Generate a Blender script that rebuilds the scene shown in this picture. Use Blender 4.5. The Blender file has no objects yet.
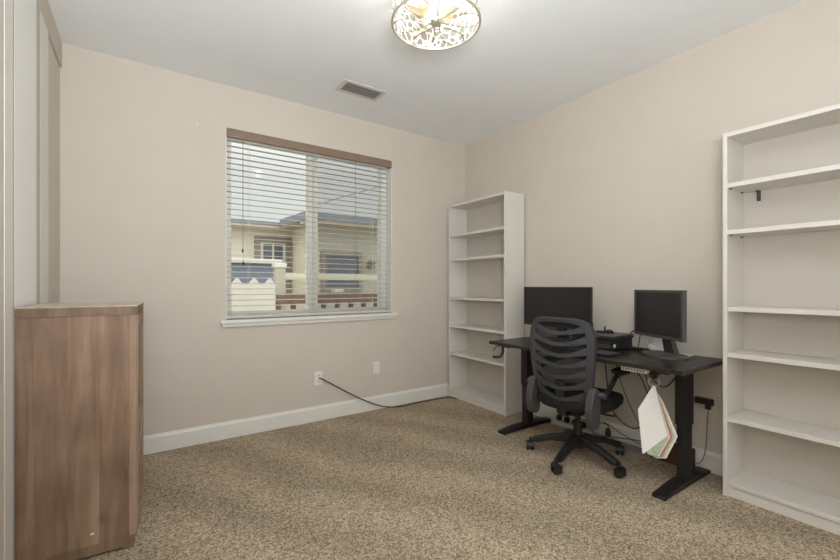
import bpy, bmesh, math, random
from mathutils import Vector, Matrix
random.seed(7)
sc = bpy.context.scene
COL = sc.collection
PI = math.pi

# ------------------------------------------------------------------ helpers
def S(r, g, b):
    def f(c):
        c /= 255.0
        return c / 12.92 if c <= .04045 else ((c + .055) / 1.055) ** 2.4
    return (f(r), f(g), f(b), 1.0)

def crom(pts, n=10, closed=False):
    P = [Vector(p) for p in pts]
    out = []
    N = len(P)
    rng = range(N) if closed else range(N - 1)
    for i in rng:
        if closed:
            p0, p1, p2, p3 = P[(i - 1) % N], P[i], P[(i + 1) % N], P[(i + 2) % N]
        else:
            p0, p1, p2, p3 = P[max(i - 1, 0)], P[i], P[i + 1], P[min(i + 2, N - 1)]
        for k in range(n):
            t = k / n
            out.append(.5 * ((2 * p1) + (-p0 + p2) * t + (2 * p0 - 5 * p1 + 4 * p2 - p3) * t * t + (-p0 + 3 * p1 - 3 * p2 + p3) * t ** 3))
    if not closed:
        out.append(P[-1])
    return out

def wloc(o):
    v = Vector((0, 0, 0))
    while o is not None:
        v += o.location
        o = o.parent
    return v

class MB:
    def __init__(self):
        self.bm = bmesh.new()
    def box(self, x0, x1, y0, y1, z0, z1, bev=0.0, mat=None, seg=2):
        t = bmesh.new()
        r = bmesh.ops.create_cube(t, size=1)
        for v in t.verts:
            v.co = Vector(((x0 + x1) / 2 + v.co.x * (x1 - x0), (y0 + y1) / 2 + v.co.y * (y1 - y0), (z0 + z1) / 2 + v.co.z * (z1 - z0)))
        if bev > 0:
            bmesh.ops.bevel(t, geom=t.edges[:], offset=bev, segments=seg, profile=.6, affect='EDGES')
        self.merge(t, mat)
        return self
    def merge(self, t, mat=None):
        if mat is not None:
            bmesh.ops.transform(t, matrix=mat, verts=t.verts[:])
        mp = {}
        for v in t.verts:
            mp[v] = self.bm.verts.new(v.co)
        for f in t.faces:
            try:
                nf = self.bm.faces.new([mp[v] for v in f.verts])
                nf.smooth = f.smooth
            except ValueError:
                pass
        t.free()
    def loops(self, rings, closed_u=True, cap=True, closed_v=False):
        R = [[self.bm.verts.new(Vector(p)) for p in ring] for ring in rings]
        n = len(R[0])
        m = len(R)
        for i in range(m if closed_v else m - 1):
            a, b = R[i], R[(i + 1) % m]
            for k in range(n if closed_u else n - 1):
                j = (k + 1) % n
                try:
                    f = self.bm.faces.new((a[k], a[j], b[j], b[k]))
                    f.smooth = True
                except ValueError:
                    pass
        if cap and closed_u and not closed_v:
            try:
                self.bm.faces.new(list(reversed(R[0])))
                self.bm.faces.new(R[-1])
            except ValueError:
                pass
        return self
    def tube(self, pts, r, segs=8, closed=False, ry=None):
        P = [Vector(p) for p in pts]
        n = len(P)
        rings = []
        up = None
        for i in range(n):
            if closed:
                t = (P[(i + 1) % n] - P[(i - 1) % n])
            else:
                t = P[min(i + 1, n - 1)] - P[max(i - 1, 0)]
            if t.length < 1e-9:
                t = Vector((0, 0, 1))
            t.normalize()
            if up is None:
                a = Vector((0, 0, 1)) if abs(t.z) < .9 else Vector((1, 0, 0))
                up = (a - t * a.dot(t)).normalized()
            else:
                up = (up - t * up.dot(t))
                if up.length < 1e-6:
                    up = t.orthogonal()
                up.normalize()
            s = t.cross(up)
            rr = r[i] if isinstance(r, (list, tuple)) else r
            r2 = rr if ry is None else ry
            rings.append([P[i] + up * (math.cos(2 * PI * k / segs) * r2) + s * (math.sin(2 * PI * k / segs) * rr) for k in range(segs)])
        return self.loops(rings, closed_v=closed, cap=not closed)
    def cyl(self, p0, p1, r0, r1=None, segs=20):
        if r1 is None:
            r1 = r0
        p0, p1 = Vector(p0), Vector(p1)
        t = (p1 - p0).normalized()
        a = t.orthogonal().normalized()
        b = t.cross(a)
        def ring(p, r):
            return [p + a * (math.cos(2 * PI * k / segs) * r) + b * (math.sin(2 * PI * k / segs) * r) for k in range(segs)]
        return self.loops([ring(p0, r0), ring(p1, r1)])
    def lathe(self, prof, c=(0, 0, 0), segs=32, cap=True):
        rings = [[(c[0] + r * math.cos(2 * PI * k / segs), c[1] + r * math.sin(2 * PI * k / segs), c[2] + z) for k in range(segs)] for r, z in prof]
        return self.loops(rings, cap=cap)
    def prism(self, poly, fn, d0, d1):
        """poly: 2-D outline, fn(u, v, d) -> point"""
        a = [self.bm.verts.new(Vector(fn(u, v, d0))) for u, v in poly]
        b = [self.bm.verts.new(Vector(fn(u, v, d1))) for u, v in poly]
        n = len(poly)
        for k in range(n):
            j = (k + 1) % n
            self.bm.faces.new((a[k], a[j], b[j], b[k]))
        self.bm.faces.new(list(reversed(a)))
        self.bm.faces.new(b)
        return self
    def build(self, name, mat, parent=None, local=False, bevel=0.0, sharp=40):
        bm = self.bm
        bmesh.ops.recalc_face_normals(bm, faces=bm.faces[:])
        me = bpy.data.meshes.new(name)
        o = bpy.data.objects.new(name, me)
        COL.objects.link(o)
        if parent is not None:
            o.parent = parent
            if not local:
                bmesh.ops.translate(bm, verts=bm.verts[:], vec=-wloc(parent))
        bm.to_mesh(me)
        bm.free()
        me.materials.append(mat)
        if any(p.use_smooth for p in me.polygons):
            for p in me.polygons:
                p.use_smooth = True
            try:
                me.set_sharp_from_angle(angle=math.radians(sharp))
            except Exception:
                pass
        if bevel > 0:
            m = o.modifiers.new('bevel', 'BEVEL')
            m.width = bevel
            m.segments = 2
            m.limit_method = 'ANGLE'
        return o

def thing(name, label, cat, loc=(0, 0, 0), rz=0.0, group=None):
    o = bpy.data.objects.new(name, None)
    o.empty_display_size = .05
    COL.objects.link(o)
    o.location = loc
    o.rotation_euler = (0, 0, rz)
    o['label'] = label
    o['category'] = cat
    if group:
        o['group'] = group
    return o
def tag(o, label, cat, group=None):
    o['label'] = label
    o['category'] = cat
    if group:
        o['group'] = group
    return o
def struct(name, mb, mat, parent=None, label=None, cat=None, **k):
    o = mb.build(name, mat, parent, **k)
    o['kind'] = 'structure'
    if parent is None:
        o['label'] = label
        o['category'] = cat
    return o

# ------------------------------------------------------------------ materials
def mat_base(name):
    m = bpy.data.materials.new(name)
    m.use_nodes = True
    nt = m.node_tree
    b = nt.nodes['Principled BSDF']
    return m, nt, b
def plain(name, col, rough=.5, metal=0.0, spec=.5, var=.04, scale=30, bump=0.0, bscale=None):
    m, nt, b = mat_base(name)
    N, L = nt.nodes, nt.links
    tc = N.new('ShaderNodeTexCoord')
    no = N.new('ShaderNodeTexNoise')
    no.inputs['Scale'].default_value = scale
    no.inputs['Detail'].default_value = 4
    L.new(tc.outputs['Object'], no.inputs['Vector'])
    mr = N.new('ShaderNodeMapRange')
    mr.inputs['From Min'].default_value = .3
    mr.inputs['From Max'].default_value = .7
    mr.inputs['To Min'].default_value = 1 - var
    mr.inputs['To Max'].default_value = 1 + var
    L.new(no.outputs['Fac'], mr.inputs['Value'])
    mx = N.new('ShaderNodeVectorMath')
    mx.operation = 'SCALE'
    mx.inputs[0].default_value = col[:3]
    L.new(mr.outputs['Result'], mx.inputs['Scale'])
    L.new(mx.outputs['Vector'], b.inputs['Base Color'])
    b.inputs['Roughness'].default_value = rough
    b.inputs['Metallic'].default_value = metal
    b.inputs['Specular IOR Level'].default_value = spec
    if bump:
        n2 = N.new('ShaderNodeTexNoise')
        n2.inputs['Scale'].default_value = bscale or scale
        n2.inputs['Detail'].default_value = 5
        L.new(tc.outputs['Object'], n2.inputs['Vector'])
        bp = N.new('ShaderNodeBump')
        bp.inputs['Strength'].default_value = bump
        bp.inputs['Distance'].default_value = .004
        L.new(n2.outputs['Fac'], bp.inputs['Height'])
        L.new(bp.outputs['Normal'], b.inputs['Normal'])
    return m

def carpet_mat():
    m, nt, b = mat_base('carpet')
    N, L = nt.nodes, nt.links
    tc = N.new('ShaderNodeTexCoord')
    def noise(s, d=2, ro=.5):
        n = N.new('ShaderNodeTexNoise')
        n.inputs['Scale'].default_value = s
        n.inputs['Detail'].default_value = d
        n.inputs['Roughness'].default_value = ro
        L.new(tc.outputs['Object'], n.inputs['Vector'])
        return n
    fine = noise(92, 4, .8)
    vo = N.new('ShaderNodeTexVoronoi'); vo.inputs['Scale'].default_value = 150
    L.new(tc.outputs['Object'], vo.inputs['Vector'])
    sv = N.new('ShaderNodeSeparateColor'); L.new(vo.outputs['Color'], sv.inputs[0])
    tf = N.new('ShaderNodeMath'); tf.operation = 'MULTIPLY_ADD'; tf.inputs[1].default_value = .42
    L.new(sv.outputs[0], tf.inputs[0])
    t2 = N.new('ShaderNodeMath'); t2.operation = 'MULTIPLY'; t2.inputs[1].default_value = .58
    L.new(fine.outputs['Fac'], t2.inputs[0]); L.new(t2.outputs[0], tf.inputs[2])
    cr = N.new('ShaderNodeValToRGB')
    e = cr.color_ramp.elements
    e[0].position = .22; e[0].color = S(98, 84, 66)
    e[1].position = .78; e[1].color = S(210, 198, 178)
    x = e.new(.5); x.color = S(166, 149, 126)
    L.new(tf.outputs[0], cr.inputs['Fac'])
    # vacuum tracks: broad soft stripes running towards the window
    mp = N.new('ShaderNodeMapping')
    mp.inputs['Rotation'].default_value = (0, 0, math.radians(-32))
    L.new(tc.outputs['Object'], mp.inputs['Vector'])
    wv = N.new('ShaderNodeTexWave')
    wv.inputs['Scale'].default_value = .62
    wv.inputs['Distortion'].default_value = 4.0
    wv.inputs['Detail'].default_value = 3
    wv.inputs['Detail Scale'].default_value = 1.6
    L.new(mp.outputs['Vector'], wv.inputs['Vector'])
    mid = noise(9, 3, .6)
    add = N.new('ShaderNodeMath'); add.operation = 'ADD'
    L.new(wv.outputs['Fac'], add.inputs[0]); L.new(mid.outputs['Fac'], add.inputs[1])
    mr = N.new('ShaderNodeMapRange')
    mr.inputs['From Min'].default_value = .4; mr.inputs['From Max'].default_value = 1.6
    mr.inputs['To Min'].default_value = .86; mr.inputs['To Max'].default_value = 1.1
    L.new(add.outputs[0], mr.inputs['Value'])
    mx = N.new('ShaderNodeVectorMath'); mx.operation = 'SCALE'
    L.new(cr.outputs['Color'], mx.inputs[0]); L.new(mr.outputs['Result'], mx.inputs['Scale'])
    L.new(mx.outputs['Vector'], b.inputs['Base Color'])
    b.inputs['Roughness'].default_value = 1
    b.inputs['Specular IOR Level'].default_value = .05
    bp = N.new('ShaderNodeBump')
    bp.inputs['Strength'].default_value = .25
    bp.inputs['Distance'].default_value = .007
    L.new(tf.outputs[0], bp.inputs['Height'])
    L.new(bp.outputs['Normal'], b.inputs['Normal'])
    return m

def wood_mat(name, cols, plank=.105, axis='X', rough=.55):
    """weathered vertical boards: grain along Z, a tone of its own for each board along the chosen axis"""
    m, nt, b = mat_base(name)
    N, L = nt.nodes, nt.links
    tc = N.new('ShaderNodeTexCoord')
    sp = N.new('ShaderNodeSeparateXYZ')
    L.new(tc.outputs['Object'], sp.inputs[0])
    dv = N.new('ShaderNodeMath'); dv.operation = 'DIVIDE'; dv.inputs[1].default_value = plank
    L.new(sp.outputs[axis], dv.inputs[0])
    wob = N.new('ShaderNodeMath'); wob.operation = 'ADD'; wob.inputs[1].default_value = .37
    L.new(dv.outputs[0], wob.inputs[0])
    fl = N.new('ShaderNodeMath'); fl.operation = 'FLOOR'
    L.new(wob.outputs[0], fl.inputs[0])
    wn = N.new('ShaderNodeTexWhiteNoise'); wn.noise_dimensions = '1D'
    L.new(fl.outputs[0], wn.inputs['W'])
    mp = N.new('ShaderNodeMapping')
    mp.inputs['Scale'].default_value = (15, 15, 1.3)
    L.new(tc.outputs['Object'], mp.inputs['Vector'])
    cb = N.new('ShaderNodeVectorMath'); cb.operation = 'ADD'
    L.new(mp.outputs['Vector'], cb.inputs[0])
    off = N.new('ShaderNodeVectorMath'); off.operation = 'SCALE'; off.inputs['Scale'].default_value = 9
    L.new(wn.outputs['Color'], off.inputs[0]); L.new(off.outputs['Vector'], cb.inputs[1])
    g = N.new('ShaderNodeTexNoise'); g.inputs['Scale'].default_value = 1; g.inputs['Detail'].default_value = 7
    g.inputs['Roughness'].default_value = .62; g.inputs['Distortion'].default_value = .5
    L.new(cb.outputs['Vector'], g.inputs['Vector'])
    bl = N.new('ShaderNodeTexNoise'); bl.inputs['Scale'].default_value = 4.5; bl.inputs['Detail'].default_value = 3
    L.new(tc.outputs['Object'], bl.inputs['Vector'])
    a1 = N.new('ShaderNodeMath'); a1.operation = 'MULTIPLY_ADD'; a1.inputs[1].default_value = .30
    L.new(wn.outputs['Value'], a1.inputs[0]); L.new(g.outputs['Fac'], a1.inputs[2])
    a2 = N.new('ShaderNodeMath'); a2.operation = 'MULTIPLY_ADD'; a2.inputs[1].default_value = .38
    L.new(bl.outputs['Fac'], a2.inputs[0]); L.new(a1.outputs[0], a2.inputs[2])
    cr = N.new('ShaderNodeValToRGB')
    e = cr.color_ramp.elements
    e[0].position = .5; e[0].color = cols[0]
    e[1].position = 1.12 if False else 1.0; e[1].color = cols[2]
    x = e.new(.78); x.color = cols[1]
    L.new(a2.outputs[0], cr.inputs['Fac'])
    # knots
    vo = N.new('ShaderNodeTexVoronoi'); vo.inputs['Scale'].default_value = 3.6
    mk = N.new('ShaderNodeMapping'); mk.inputs['Scale'].default_value = (1, 1, .62)
    L.new(tc.outputs['Object'], mk.inputs['Vector']); L.new(mk.outputs['Vector'], vo.inputs['Vector'])
    kr = N.new('ShaderNodeMapRange')
    kr.inputs['From Min'].default_value = .02; kr.inputs['From Max'].default_value = .085
    kr.inputs['To Min'].default_value = .55; kr.inputs['To Max'].default_value = 1
    L.new(vo.outputs['Distance'], kr.inputs['Value'])
    mx = N.new('ShaderNodeVectorMath'); mx.operation = 'SCALE'
    L.new(cr.outputs['Color'], mx.inputs[0]); L.new(kr.outputs['Result'], mx.inputs['Scale'])
    L.new(mx.outputs['Vector'], b.inputs['Base Color'])
    b.inputs['Roughness'].default_value = rough
    b.inputs['Specular IOR Level'].default_value = .4
    return m

def see_through(name, col, opacity, rough=.6):
    m, nt, b = mat_base(name)
    N, L = nt.nodes, nt.links
    b.inputs['Base Color'].default_value = col
    b.inputs['Roughness'].default_value = rough
    tr = N.new('ShaderNodeBsdfTransparent')
    mx = N.new('ShaderNodeMixShader')
    mx.inputs['Fac'].default_value = opacity
    L.new(tr.outputs[0], mx.inputs[1]); L.new(b.outputs[0], mx.inputs[2])
    L.new(mx.outputs[0], N['Material Output'].inputs['Surface'])
    return m
def glass_mat():
    m, nt, b = mat_base('window_glass')
    N, L = nt.nodes, nt.links
    tr = N.new('ShaderNodeBsdfTransparent'); tr.inputs['Color'].default_value = (.97, .98, .975, 1)
    gl = N.new('ShaderNodeBsdfGlossy'); gl.inputs['Roughness'].default_value = .02
    fr = N.new('ShaderNodeFresnel'); fr.inputs['IOR'].default_value = 1.22
    mx = N.new('ShaderNodeMixShader')
    L.new(fr.outputs[0], mx.inputs['Fac']); L.new(tr.outputs[0], mx.inputs[1]); L.new(gl.outputs[0], mx.inputs[2])
    L.new(mx.outputs[0], N['Material Output'].inputs['Surface'])
    return m
def lace_mat():
    """filigree drum: pale metal web around pebble-shaped holes"""
    m, nt, b = mat_base('lamp_filigree')
    N, L = nt.nodes, nt.links
    b.inputs['Base Color'].default_value = S(190, 185, 172)
    b.inputs['Roughness'].default_value = .4
    tc = N.new('ShaderNodeTexCoord')
    vo = N.new('ShaderNodeTexVoronoi'); vo.feature = 'DISTANCE_TO_EDGE'
    vo.inputs['Scale'].default_value = 26
    L.new(tc.outputs['Object'], vo.inputs['Vector'])
    lt = N.new('ShaderNodeMath'); lt.operation = 'LESS_THAN'; lt.inputs[1].default_value = .085
    L.new(vo.outputs['Distance'], lt.inputs[0])
    mr = N.new('ShaderNodeMapRange'); mr.inputs['To Min'].default_value = .05; mr.inputs['To Max'].default_value = .9
    L.new(lt.outputs[0], mr.inputs['Value'])
    tr = N.new('ShaderNodeBsdfTransparent')
    mx = N.new('ShaderNodeMixShader')
    L.new(mr.outputs['Result'], mx.inputs['Fac']); L.new(tr.outputs[0], mx.inputs[1]); L.new(b.outputs[0], mx.inputs[2])
    L.new(mx.outputs[0], N['Material Output'].inputs['Surface'])
    return m
def emit(name, col, st):
    m, nt, b = mat_base(name)
    b.inputs['Base Color'].default_value = col
    b.inputs['Emission Color'].default_value = col
    b.inputs['Emission Strength'].default_value = st
    return m

M = {}
M['wall'] = plain('beige_wall_paint', S(203, 195, 184), .85, var=.012, scale=6, bump=.12, bscale=90, spec=.2)
M['ceil'] = plain('ceiling_paint', S(232, 234, 236), .9, var=.012, scale=6, bump=.2, bscale=60, spec=.2)
M['trim'] = plain('white_trim_paint', S(222, 220, 214), .45, var=.015, scale=12)
M['door'] = plain('white_door_paint', S(238, 238, 236), .4, var=.01, scale=10)
M['strip'] = plain('painted_shade_band', S(190, 187, 174), .6, var=.01, scale=6)  # shade beside the closet panel, put into a grey colour
M['closet'] = plain('beige_closet_panel', S(203, 195, 184), .6, var=.012, scale=6)
M['carpet'] = carpet_mat()
M['melamine'] = plain('white_melamine', S(212, 208, 202), .42, var=.012, scale=9)
M['backing'] = plain('white_backing_board', S(192, 186, 177), .6, var=.015, scale=9)
M['wood'] = wood_mat('weathered_brown_wood', (S(94, 73, 57), S(130, 105, 86), S(156, 131, 111)))
M['woodrail'] = wood_mat('weathered_brown_rail', (S(78, 62, 48), S(108, 88, 70), S(132, 110, 90)), plank=.6)
M['woodtop_sheen'] = wood_mat('brown_top_painted_sheen', (S(152, 134, 118), S(180, 163, 147), S(200, 185, 171)), plank=.12, axis='Y', rough=.28)  # paler than the sides: window sheen painted into the top's colours
M['valance'] = plain('brown_valance_wood', S(132, 112, 96), .5, var=.1, scale=14)
M['slat'] = plain('white_blind_slat', S(196, 193, 185), .5, var=.01, scale=8)
M['cordw'] = plain('white_blind_cord', S(208, 204, 194), .8)
M['tassel'] = plain('dark_tassel', S(50, 46, 42), .6)
M['vinyl'] = plain('white_vinyl', S(226, 225, 219), .4, var=.01)
M['glass'] = glass_mat()
M['screen'] = see_through('insect_screen', S(66, 68, 70), .2, .9)
M['desktop'] = plain('black_desk_top', S(40, 34, 31), .36, var=.12, scale=40, spec=.5)
M['blackmetal'] = plain('black_powder_coat', S(27, 24, 23), .5, var=.08)
M['dkplastic'] = plain('black_plastic', S(30, 29, 29), .45, var=.06)
M['chairframe'] = plain('charcoal_chair_frame', S(55, 55, 59), .42, var=.05)
M['chairarm'] = plain('grey_chair_bracket', S(70, 66, 66), .45, var=.05)
M['chairseat'] = plain('black_seat_fabric', S(26, 25, 25), .9, var=.15, scale=220, bump=.2, bscale=400)
M['chairmesh'] = see_through('black_mesh_fabric', S(26, 26, 27), .72, .8)
M['screenoff'] = plain('dark_screen', S(25, 25, 28), .28, var=.02, spec=.5)
M['bezel'] = plain('black_bezel', S(38, 37, 37), .42, var=.04)
M['bezelgrey'] = plain('dark_grey_bezel', S(72, 69, 66), .45, var=.04)
M['plate'] = plain('white_wall_plate', S(226, 222, 214), .45, var=.01)
M['slot'] = plain('dark_socket_slot', S(70, 64, 58), .6)
M['browncord'] = plain('brown_cord', S(84, 66, 50), .6)
M['blackcord'] = plain('black_cord', S(26, 25, 25), .5)
M['greycord'] = plain('grey_cord', S(126, 118, 108), .5)
M['paper'] = plain('white_paper', S(226, 224, 220), .8, var=.03, scale=20)
M['papergreen'] = plain('green_printed_paper', S(166, 178, 156), .8, var=.25, scale=60)
M['papercream'] = plain('cream_paper', S(208, 198, 176), .8, var=.12, scale=70)
M['paperred'] = plain('red_printed_paper', S(176, 104, 84), .8, var=.2, scale=70)
M['ring'] = plain('white_ring', S(206, 202, 194), .35)
M['brownbox'] = plain('dark_brown_wood', S(82, 52, 32), .6, var=.15, scale=20)
M['stripw'] = plain('white_strip_plastic', S(184, 180, 174), .45)
M['ventw'] = plain('white_vent_paint', S(206, 203, 198), .5, var=.01)
M['ventl'] = plain('grey_vent_louver', S(158, 154, 148), .6)
M['ventd'] = plain('dark_duct', S(38, 36, 34), .9)
M['nickel'] = plain('brushed_nickel', S(176, 170, 158), .4, metal=.25)
M['wire'] = plain('dull_champagne_wire', S(120, 112, 98), .5, metal=.2)
M['whitemetal'] = plain('pale_lamp_metal', S(222, 218, 208), .35)
M['lace'] = lace_mat()
M['bulb'] = emit('lit_bulb', (1, .95, .86, 1), .9)
M['frost'] = see_through('cream_lamp_glass', S(206, 180, 122), .55, .4)
M['knob'] = plain('dark_bronze', S(44, 38, 34), .4, metal=.5)
M['chip'] = plain('pale_chip', S(214, 200, 182), .7)
# outdoors
M['stucco'] = plain('cream_stucco', S(206, 198, 178), .9, var=.05, scale=3, bump=.2, bscale=70)
M['stucco_shaded'] = plain('cream_stucco_shaded', S(168, 164, 150), .9, var=.05, scale=3)  # cream stucco with the near wing's shade put into its colour
M['soffit'] = plain('tan_soffit', S(172, 157, 134), .8)
M['shingle'] = plain('grey_blue_shingle', S(112, 116, 124), .8, var=.1, scale=20)
M['tantrim'] = plain('taupe_trim', S(132, 120, 108), .7)
M['darkglass'] = plain('dark_window_pane', S(84, 88, 95), .2, var=.1, scale=3)
M['shedp'] = plain('blue_grey_panel', S(104, 112, 124), .7, var=.08, scale=5)
M['fencew'] = plain('white_fence_vinyl', S(196, 191, 181), .6, var=.01)
M['fencet'] = plain('cream_rail', S(190, 184, 160), .6)
M['post'] = plain('taupe_post', S(168, 160, 142), .7)
M['brownrail'] = plain('brown_railing_wood', S(104, 80, 64), .8, var=.2, scale=14)
M['ground'] = plain('pale_concrete', S(206, 201, 190), .95, var=.12, scale=8)

# ------------------------------------------------------------------ room
XL, XB, YA, YF, H = -.419, 2.945, 3.396, -.30, 2.709
struct('floor', MB().box(-1.4, 3.1, -2.6, 3.6, -.12, 0), M['carpet'], label='beige speckled cut pile carpet with vacuum tracks', cat='floor')
struct('ceiling', MB().box(-1.4, 3.1, -2.6, 3.6, H, H + .12), M['ceil'], label='white lightly textured ceiling', cat='ceiling')
WX0, WX1, WZ0, WZ1 = .529, 2.003, .885, 2.385
w = MB()
w.box(-1.4, WX0, YA, 3.6, 0, H); w.box(WX1, 3.1, YA, 3.6, 0, H)
w.box(WX0, WX1, YA, 3.6, 0, WZ0); w.box(WX0, WX1, YA, 3.6, WZ1, H)
struct('wall_back', w, M['wall'], label='beige painted wall around the window', cat='wall')
struct('wall_right', MB().box(XB, 3.1, -2.6, YA, 0, H), M['wall'], label='beige painted wall behind the desk and bookcases', cat='wall')
HZ = 2.552
w = MB()
w.box(-.66, XL, -.30, 1.2, 0, H)
w.box(-.66, XL, 1.2, YA, HZ, H)
struct('wall_left', w, M['wall'], label='beige wall with the closet opening beside the wooden cabinet', cat='wall')
w = MB()
w.box(-1.4, -.36, -.42, YF, 0, H); w.box(2.35, XB, -.42, YF, 0, H)  # opening behind the camera, widened to pass light into the room
struct('wall_front', w, M['wall'], label='unseen beige wall with an opening widened to let in hall light', cat='wall')
w = MB()
w.box(-1.4, -1.2, -2.7, -2.6, 0, H); w.box(2.8, XB, -2.7, -2.6, 0, H); w.box(-1.2, 2.8, -2.7, -2.6, 2.4, H); w.box(-1.5, -1.4, -2.7, -.42, 0, H)  # unseen opening added so sky light reaches the room from behind
struct('wall_hall', w, M['wall'], label='unseen beige hall wall with an opening added to let in sky light', cat='wall')

def base_prof(run, fn0, fn1, depth=.015, h=.128):
    prof = [(0, 0), (depth, 0), (depth, h - .022), (depth * .55, h - .008), (depth * .4, h), (0, h)]
    mb = MB()
    mb.prism(prof, lambda d, z, t: run(d, z, t), fn0, fn1)
    return mb
struct('baseboard_back', base_prof(lambda d, z, t: (t, YA - d, z), XL - .009, XB), M['trim'], label='white baseboard under the window', cat='baseboard')
struct('baseboard_right', base_prof(lambda d, z, t: (XB - d, t, z), YF, YA - .016), M['trim'], label='white baseboard behind the desk', cat='baseboard')

# closet fronts
z0, z1 = .012, HZ - .006
struct('door_1', MB().box(XL - .035, XL - .001, 1.205, 2.095, z0, z1), M['closet'], label='beige closet door panel at the edge of the picture', cat='door', bevel=.002)
d2 = struct('door_2', MB().box(XL - .035, XL, 2.243, 2.645, z0, z1), M['door'], label='white sliding closet door behind the wooden cabinet', cat='door')
MB().box(XL - .035, XL, 2.10, 2.214, z0, z1).build('stile', M['trim'], d2)
MB().box(XL - .035, XL, 2.735, 2.862, z0, z1).build('stile', M['trim'], d2)
MB().box(XL - .035, XL - .0005, 2.2145, 2.2425, z0, z1).build('shade_band', M['strip'], d2)  # shade band at the near panel edge, built as a coloured strip
MB().box(XL - .035, XL - .0005, 2.6455, 2.7345, z0, z1).build('shade_band', M['strip'], d2)  # shade band at the far panel edge, built as a coloured strip
struct('trim_1', MB().box(XL - .03, XL - .001, 2.867, 2.955, 0, HZ - .002, .002), M['trim'], label='white upright trim strip beside the closet door', cat='trim')
struct('door_3', MB().box(XL - .05, XL - .010, 2.958, YA - .002, .01, HZ - .012), M['closet'], label='plain beige closet panel in the corner by the window wall', cat='door')
struct('trim_2', MB().box(-.64, XL - .07, 1.2, YA, 0, HZ), M['closet'], label='dark closet interior behind the doors', cat='trim')

# ------------------------------------------------------------------ window
win = thing('window_1', 'white vinyl sliding window behind the blind', 'window', ((WX0 + WX1) / 2, 3.54, WZ0))
win['kind'] = 'structure'
fy0, fy1 = 3.50, 3.575
mb = MB()
mb.box(WX0, WX0 + .055, fy0, fy1, WZ0 + .02, WZ1); mb.box(WX1 - .065, WX1, fy0, fy1, WZ0 + .02, WZ1)
mb.box(WX0 + .055, WX1 - .065, fy0, fy1, WZ0 + .02, WZ0 + .07); mb.box(WX0 + .055, WX1 - .065, fy0, fy1, WZ1 - .05, WZ1)
mb.build('window_frame', M['vinyl'], win, bevel=.004)
mb = MB()
mb.box(1.205, 1.248, fy0 - .006, fy1 - .012, WZ0 + .05, WZ1 - .03); mb.box(1.256, 1.30, fy0 + .012, fy1, WZ0 + .05, WZ1 - .03)
mb.build('window_mullion', M['vinyl'], win, bevel=.003)
mb = MB()
for a, b in ((WX0 + .0005, WX0 + .006), (WX1 - .006, WX1 - .0005)):
    mb.box(a, b, 3.397, 3.50, WZ0 + .025, 2.385)
mb.build('jamb_liner', M['vinyl'], win)
MB().box(WX0 + .05, 1.22, 3.535, 3.539, WZ0 + .06, WZ1 - .04).build('window_pane', M['glass'], win)
MB().box(1.28, WX1 - .06, 3.548, 3.552, WZ0 + .06, WZ1 - .04).build('window_pane', M['glass'], win)
MB().box(1.28, WX1 - .06, 3.57, 3.571, WZ0 + .06, WZ1 - .04).build('window_screen', M['screen'], win)
sill = MB()
sill.box(.487, 2.055, 3.352, 3.50, .880, .908, .006)
sill.box(.500, 2.042, 3.372, 3.396, .853, .880, .004)
o = sill.build('window_sill', M['trim'], win)

# blind
bl = thing('window_blind', 'white horizontal slat blind with brown wooden valance hanging in the window', 'blind', ((WX0 + WX1) / 2, 3.44, WZ1))
mb = MB()
mb.box(WX0 + .003, WX1 - .003, 3.392, 3.404, 2.318, WZ1 - .003, .002)
mb.box(WX0 + .003, WX0 + .012, 3.404, 3.46, 2.318, WZ1 - .003); mb.box(WX1 - .012, WX1 - .003, 3.404, 3.46, 2.318, WZ1 - .003)
mb.build('valance', M['valance'], bl)
MB().box(WX0 + .02, WX1 - .02, 3.412, 3.462, 2.335, WZ1 - .004, .002).build('headrail', M['slat'], bl)
BX0, BX1 = WX0 + .008, WX1 - .016
mb = MB()
nz, zt, zb = 31, 2.305, .965
sy, tilt = 3.438, math.radians(5)
for i in range(nz):
    z = zt + (zb - zt) * i / (nz - 1)
    dx = random.uniform(-.001, .001)
    pts = []
    for k in range(7):
        a = -1 + 2 * k / 6
        yy = a * .0245
        zz = (1 - a * a) * .0022
        c, s_ = math.cos(tilt), math.sin(tilt)
        pts.append((sy + yy * c, z + zz + yy * s_))
    ring0 = [(p[0], p[1] + .0013) for p in pts] + [(p[0], p[1] - .0013) for p in reversed(pts)]
    mb.loops([[(BX0 + dx, p[0], p[1]) for p in ring0], [(BX1 + dx, p[0], p[1]) for p in ring0]])
mb.build('slats', M['slat'], bl)
MB().box(BX0, BX1, 3.414, 3.462, .915, .937, .004).build('bottom_rail', M['slat'], bl)
for lx in (.70, 1.235, 1.80):
    mb = MB()
    for yy in (3.4115, 3.4645):
        mb.tube([(lx, yy, .93), (lx, yy, 2.335)], .0009, 5)
    mb.tube([(lx + .012, 3.438, .93), (lx + .012, 3.438, 2.335)], .0009, 5)
    for i in range(nz):
        z = zt + (zb - zt) * i / (nz - 1) - .004
        mb.tube([(lx, 3.4115, z - .002), (lx, 3.4645, z + .003)], .0007, 4)
    mb.build('ladder_cord', M['cordw'], bl)
for cx, z1 in ((.655, 1.335), (.65, 1.43)):
    c = MB().tube([(cx, 3.405, z1 + .02), (cx, 3.405, 2.33)], .0011, 6).build('pull_cord', M['greycord'], bl)
    MB().lathe([(.002, .03), (.006, .022), (.0075, .004), (.005, 0)], (cx, 3.405, z1)).build('tassel', M['tassel'], c)
# tilt wand of the right half
MB().tube([(1.62, 3.403, 1.0), (1.62, 3.403, 2.33)], .0022, 6).build('tilt_wand', M['greycord'], bl)

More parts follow.
